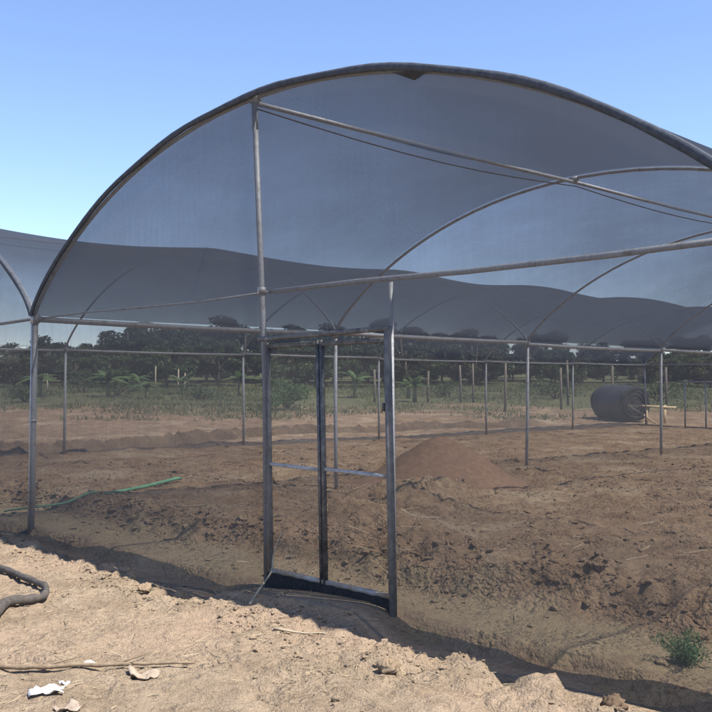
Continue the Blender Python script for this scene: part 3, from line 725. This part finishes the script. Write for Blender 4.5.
for a in [(-42.2, 19.8, 2.0, 8), (-39.5, 22.6, 1.9, 8), (-38.4, 26.8, 1.5, 7), (-23.9, 31.5, 1.6, 8), (-34.4, 28.1, 1.9, 7), (-28.5, 31.6, 1.9, 7), (-36, 23, 1.3, 7), (-44, 27, 1.6, 7), (-47, 18, 1.8, 8), (-26.3, 33.5, 1.3, 6)]: banana(*a, BL)
def shrub(x, y, h, w, n, m, label, grp=None):
    t = empty('bush', (x, y, z(x, y))); ctr = []; mb = MB()
    cl = [Vector((rnd.gauss(0, w * .25), rnd.gauss(0, w * .25), h * rnd.uniform(.25, .85))) for _ in range(16)]
    for c in cl:
        mb.tube([(0, 0, -.05), c * .5 + Vector((0, 0, .1)), c], [0.025, 0.018, 0.008], 5, False)
        for _ in range(n // 16): ctr.append(c + Vector([rnd.gauss(0, w * .12), rnd.gauss(0, w * .12), rnd.gauss(0, h * .11)]))
    mb.build('stem', 'bark', t); quads_mesh('foliage', leaf_quads(np.array([tuple(c) for c in ctr]), 0.13, 0.5), m, t)
    return tag(t, label, 'bush', grp)
shrub(-23.9, 23.05, 1.5, 1.9, 1600, 'bush', 'bright green leafy bush at the edge of the field')
for x, y, h, w in [(-38, 17, 1.0, 2.2), (-33, 24.5, .9, 1.8), (-41, 24, 1.1, 2.4), (-30, 27.5, .8, 1.7), (-45, 24, 1.2, 2.6), (-26, 36, 1.0, 2.0), (-20.5, 39, 1.1, 2.4), (-15.5, 41, 1.0, 2.3)]:
    shrub(x, y, h, w, 700, 'leaf_b', 'low dull green bush among the field plants', 'low bushes in the field')

def grass():
    n = 48000; RV = np.array([.682, .731]); VV = np.array([-.731, .682])
    f = rng.uniform(38, 74, n); l = rng.uniform(-0.62, 0.62, n) * f
    p = np.array(CAM[:2]) + f[:, None] * VV + l[:, None] * RV
    dens = fbm(p[:, 0] * .22, p[:, 1] * .22, 3, 401)
    k = dens + rng.uniform(-.4, .3, n) + (f - 50) * 0.02 - np.clip(l / f, 0, 1) * 0.15 > 0; p = p[k]; n = len(p)
    zz = height(p[:, 0], p[:, 1]); T = []
    for b in range(3):
        q = rng.uniform(0, 6.28, n); h = rng.uniform(.06, .24, n); w = rng.uniform(.012, .035, n)
        o = np.stack([p[:, 0] + rng.normal(0, .1, n), p[:, 1] + rng.normal(0, .1, n), zz - .02], 1)
        s = np.stack([np.cos(q), np.sin(q), 0 * q], 1) * w[:, None]
        tip = o + np.stack([rng.normal(0, .12, n), rng.normal(0, .12, n), h], 1)
        T.append(np.stack([o - s, o + s, tip], 1))
    g = quads_mesh('field_grass', np.concatenate(T), 'grass', per=3)
    tag(g, 'patchy green and dry grass of the field behind the house', 'grass', kind='stuff')
grass()

def make_tree(kind, h, w, m, seed):
    r = random.Random(seed); t = empty('tree', (0, 0, 0)); mb = MB()
    th = h * r.uniform(.28, .4)
    trunk = [Vector((0, 0, -.3)), Vector((r.uniform(-.1, .1), r.uniform(-.1, .1), th * .6)), Vector((r.uniform(-.25, .25), r.uniform(-.25, .25), th))]
    top = trunk[-1] + Vector((r.uniform(-.3, .3), r.uniform(-.3, .3), h * .45))
    mb.tube(trunk + [top], [h * .03, h * .024, h * .02, h * .006], 8)
    cl = []
    for k in range(34):
        q = r.uniform(0, 6.28); e = r.uniform(-.85, 1.0); rad = r.uniform(.45, 1) ** .6
        c = Vector((math.cos(q) * w * .5 * rad * math.cos(e * 1.0), math.sin(q) * w * .5 * rad * math.cos(e * 1.0), h * .46 + h * .50 * e * rad * r.uniform(.7, 1.05)))
        cl.append((c, r.uniform(.5, 1.15)))
        if k % 3 == 0: mb.tube([trunk[-1] * .9, (trunk[-1] + c) * .5 + Vector((0, 0, .15)), c], [h * .012, h * .008, h * .003], 6, False)
    mb.build('trunk', 'bark', t); ctr = []
    for c, s in cl:
        n = int(260 * s); d = rng.normal(size=(n, 3)); d /= np.linalg.norm(d, axis=1, keepdims=True)
        ctr.append(np.array(c) + d * (rng.random((n, 1)) ** .45) * np.array([w * .15, w * .15, h * .085]) * s * 1.15)
    quads_mesh('crown', leaf_quads(np.concatenate(ctr), 0.27, 0.55), m, t)
    return t
KINDS = [(4.7, 5.2, 'leaf_a', 'dark rounded tree in the belt behind the field', 'dark rounded trees'),
         (5.5, 4.6, 'leaf_a', 'tall dark green tree in the belt behind the field', 'tall dark trees'),
         (4.4, 4.8, 'leaf_b', 'low mid green tree in front of the dark belt', 'low mid green trees'),
         (4.9, 4.2, 'leaf_b', 'upright mid green tree in the belt behind the field', 'upright mid green trees'),
         (4.8, 4.6, 'leaf_c', 'dry olive coloured tree in the belt behind the field', 'dry olive trees')]
protos = [make_tree(i, k[0], k[1], k[2], 40 + i) for i, k in enumerate(KINDS)]
used = set()
def hprof(px):                                                # belt height along its length (m off the middle)
    return 0.92 + 0.16 * math.exp(-((px + 6) / 14) ** 2) - 0.26 * math.exp(-((px - 20.5) / 4.5) ** 2) - 0.24 * math.exp(-((px + 27) / 6) ** 2)
def put_tree(k, l, f, s, label=None, group=None):
    x = CAM[0] + f * -.731 + l * .682; y = CAM[1] + f * .682 + l * .731
    o = protos[k] if k not in used else copy_tree(protos[k]); used.add(k)
    o.location = (x, y, z(x, y)); o.rotation_euler.z = rnd.uniform(0, 6.28); o.scale = (s * rnd.uniform(.9, 1.15), s * rnd.uniform(.9, 1.15), s)
    tag(o, label or KINDS[k][3], 'tree', group or KINDS[k][4])
for i in range(34):
    l = -43 + i * 2.6 + rnd.uniform(-.9, .9); f = rnd.uniform(74, 80); put_tree(rnd.choice((0, 1, 0, 3, 4)), l, f, hprof(l) * rnd.uniform(.7, 1.15))
for i in range(26):
    l = -41 + i * 3.2 + rnd.uniform(-1.6, 1.6); put_tree(rnd.choice((2, 2, 3, 4)), l, rnd.uniform(68, 72), hprof(l) * rnd.uniform(.6, .8))
for i in range(34):
    l = -48 + i * 2.9 + rnd.uniform(-.8, .8); put_tree(2, l, rnd.uniform(80, 84), rnd.uniform(.42, .6), 'small bushy tree under and behind the taller belt', 'small trees behind the belt')
for i in range(30):
    l = -54 + i * 3.7 + rnd.uniform(-1.2, 1.2); put_tree(rnd.choice((0, 1)), l, rnd.uniform(86, 94), hprof(l * .85) * rnd.uniform(.8, 1.0))
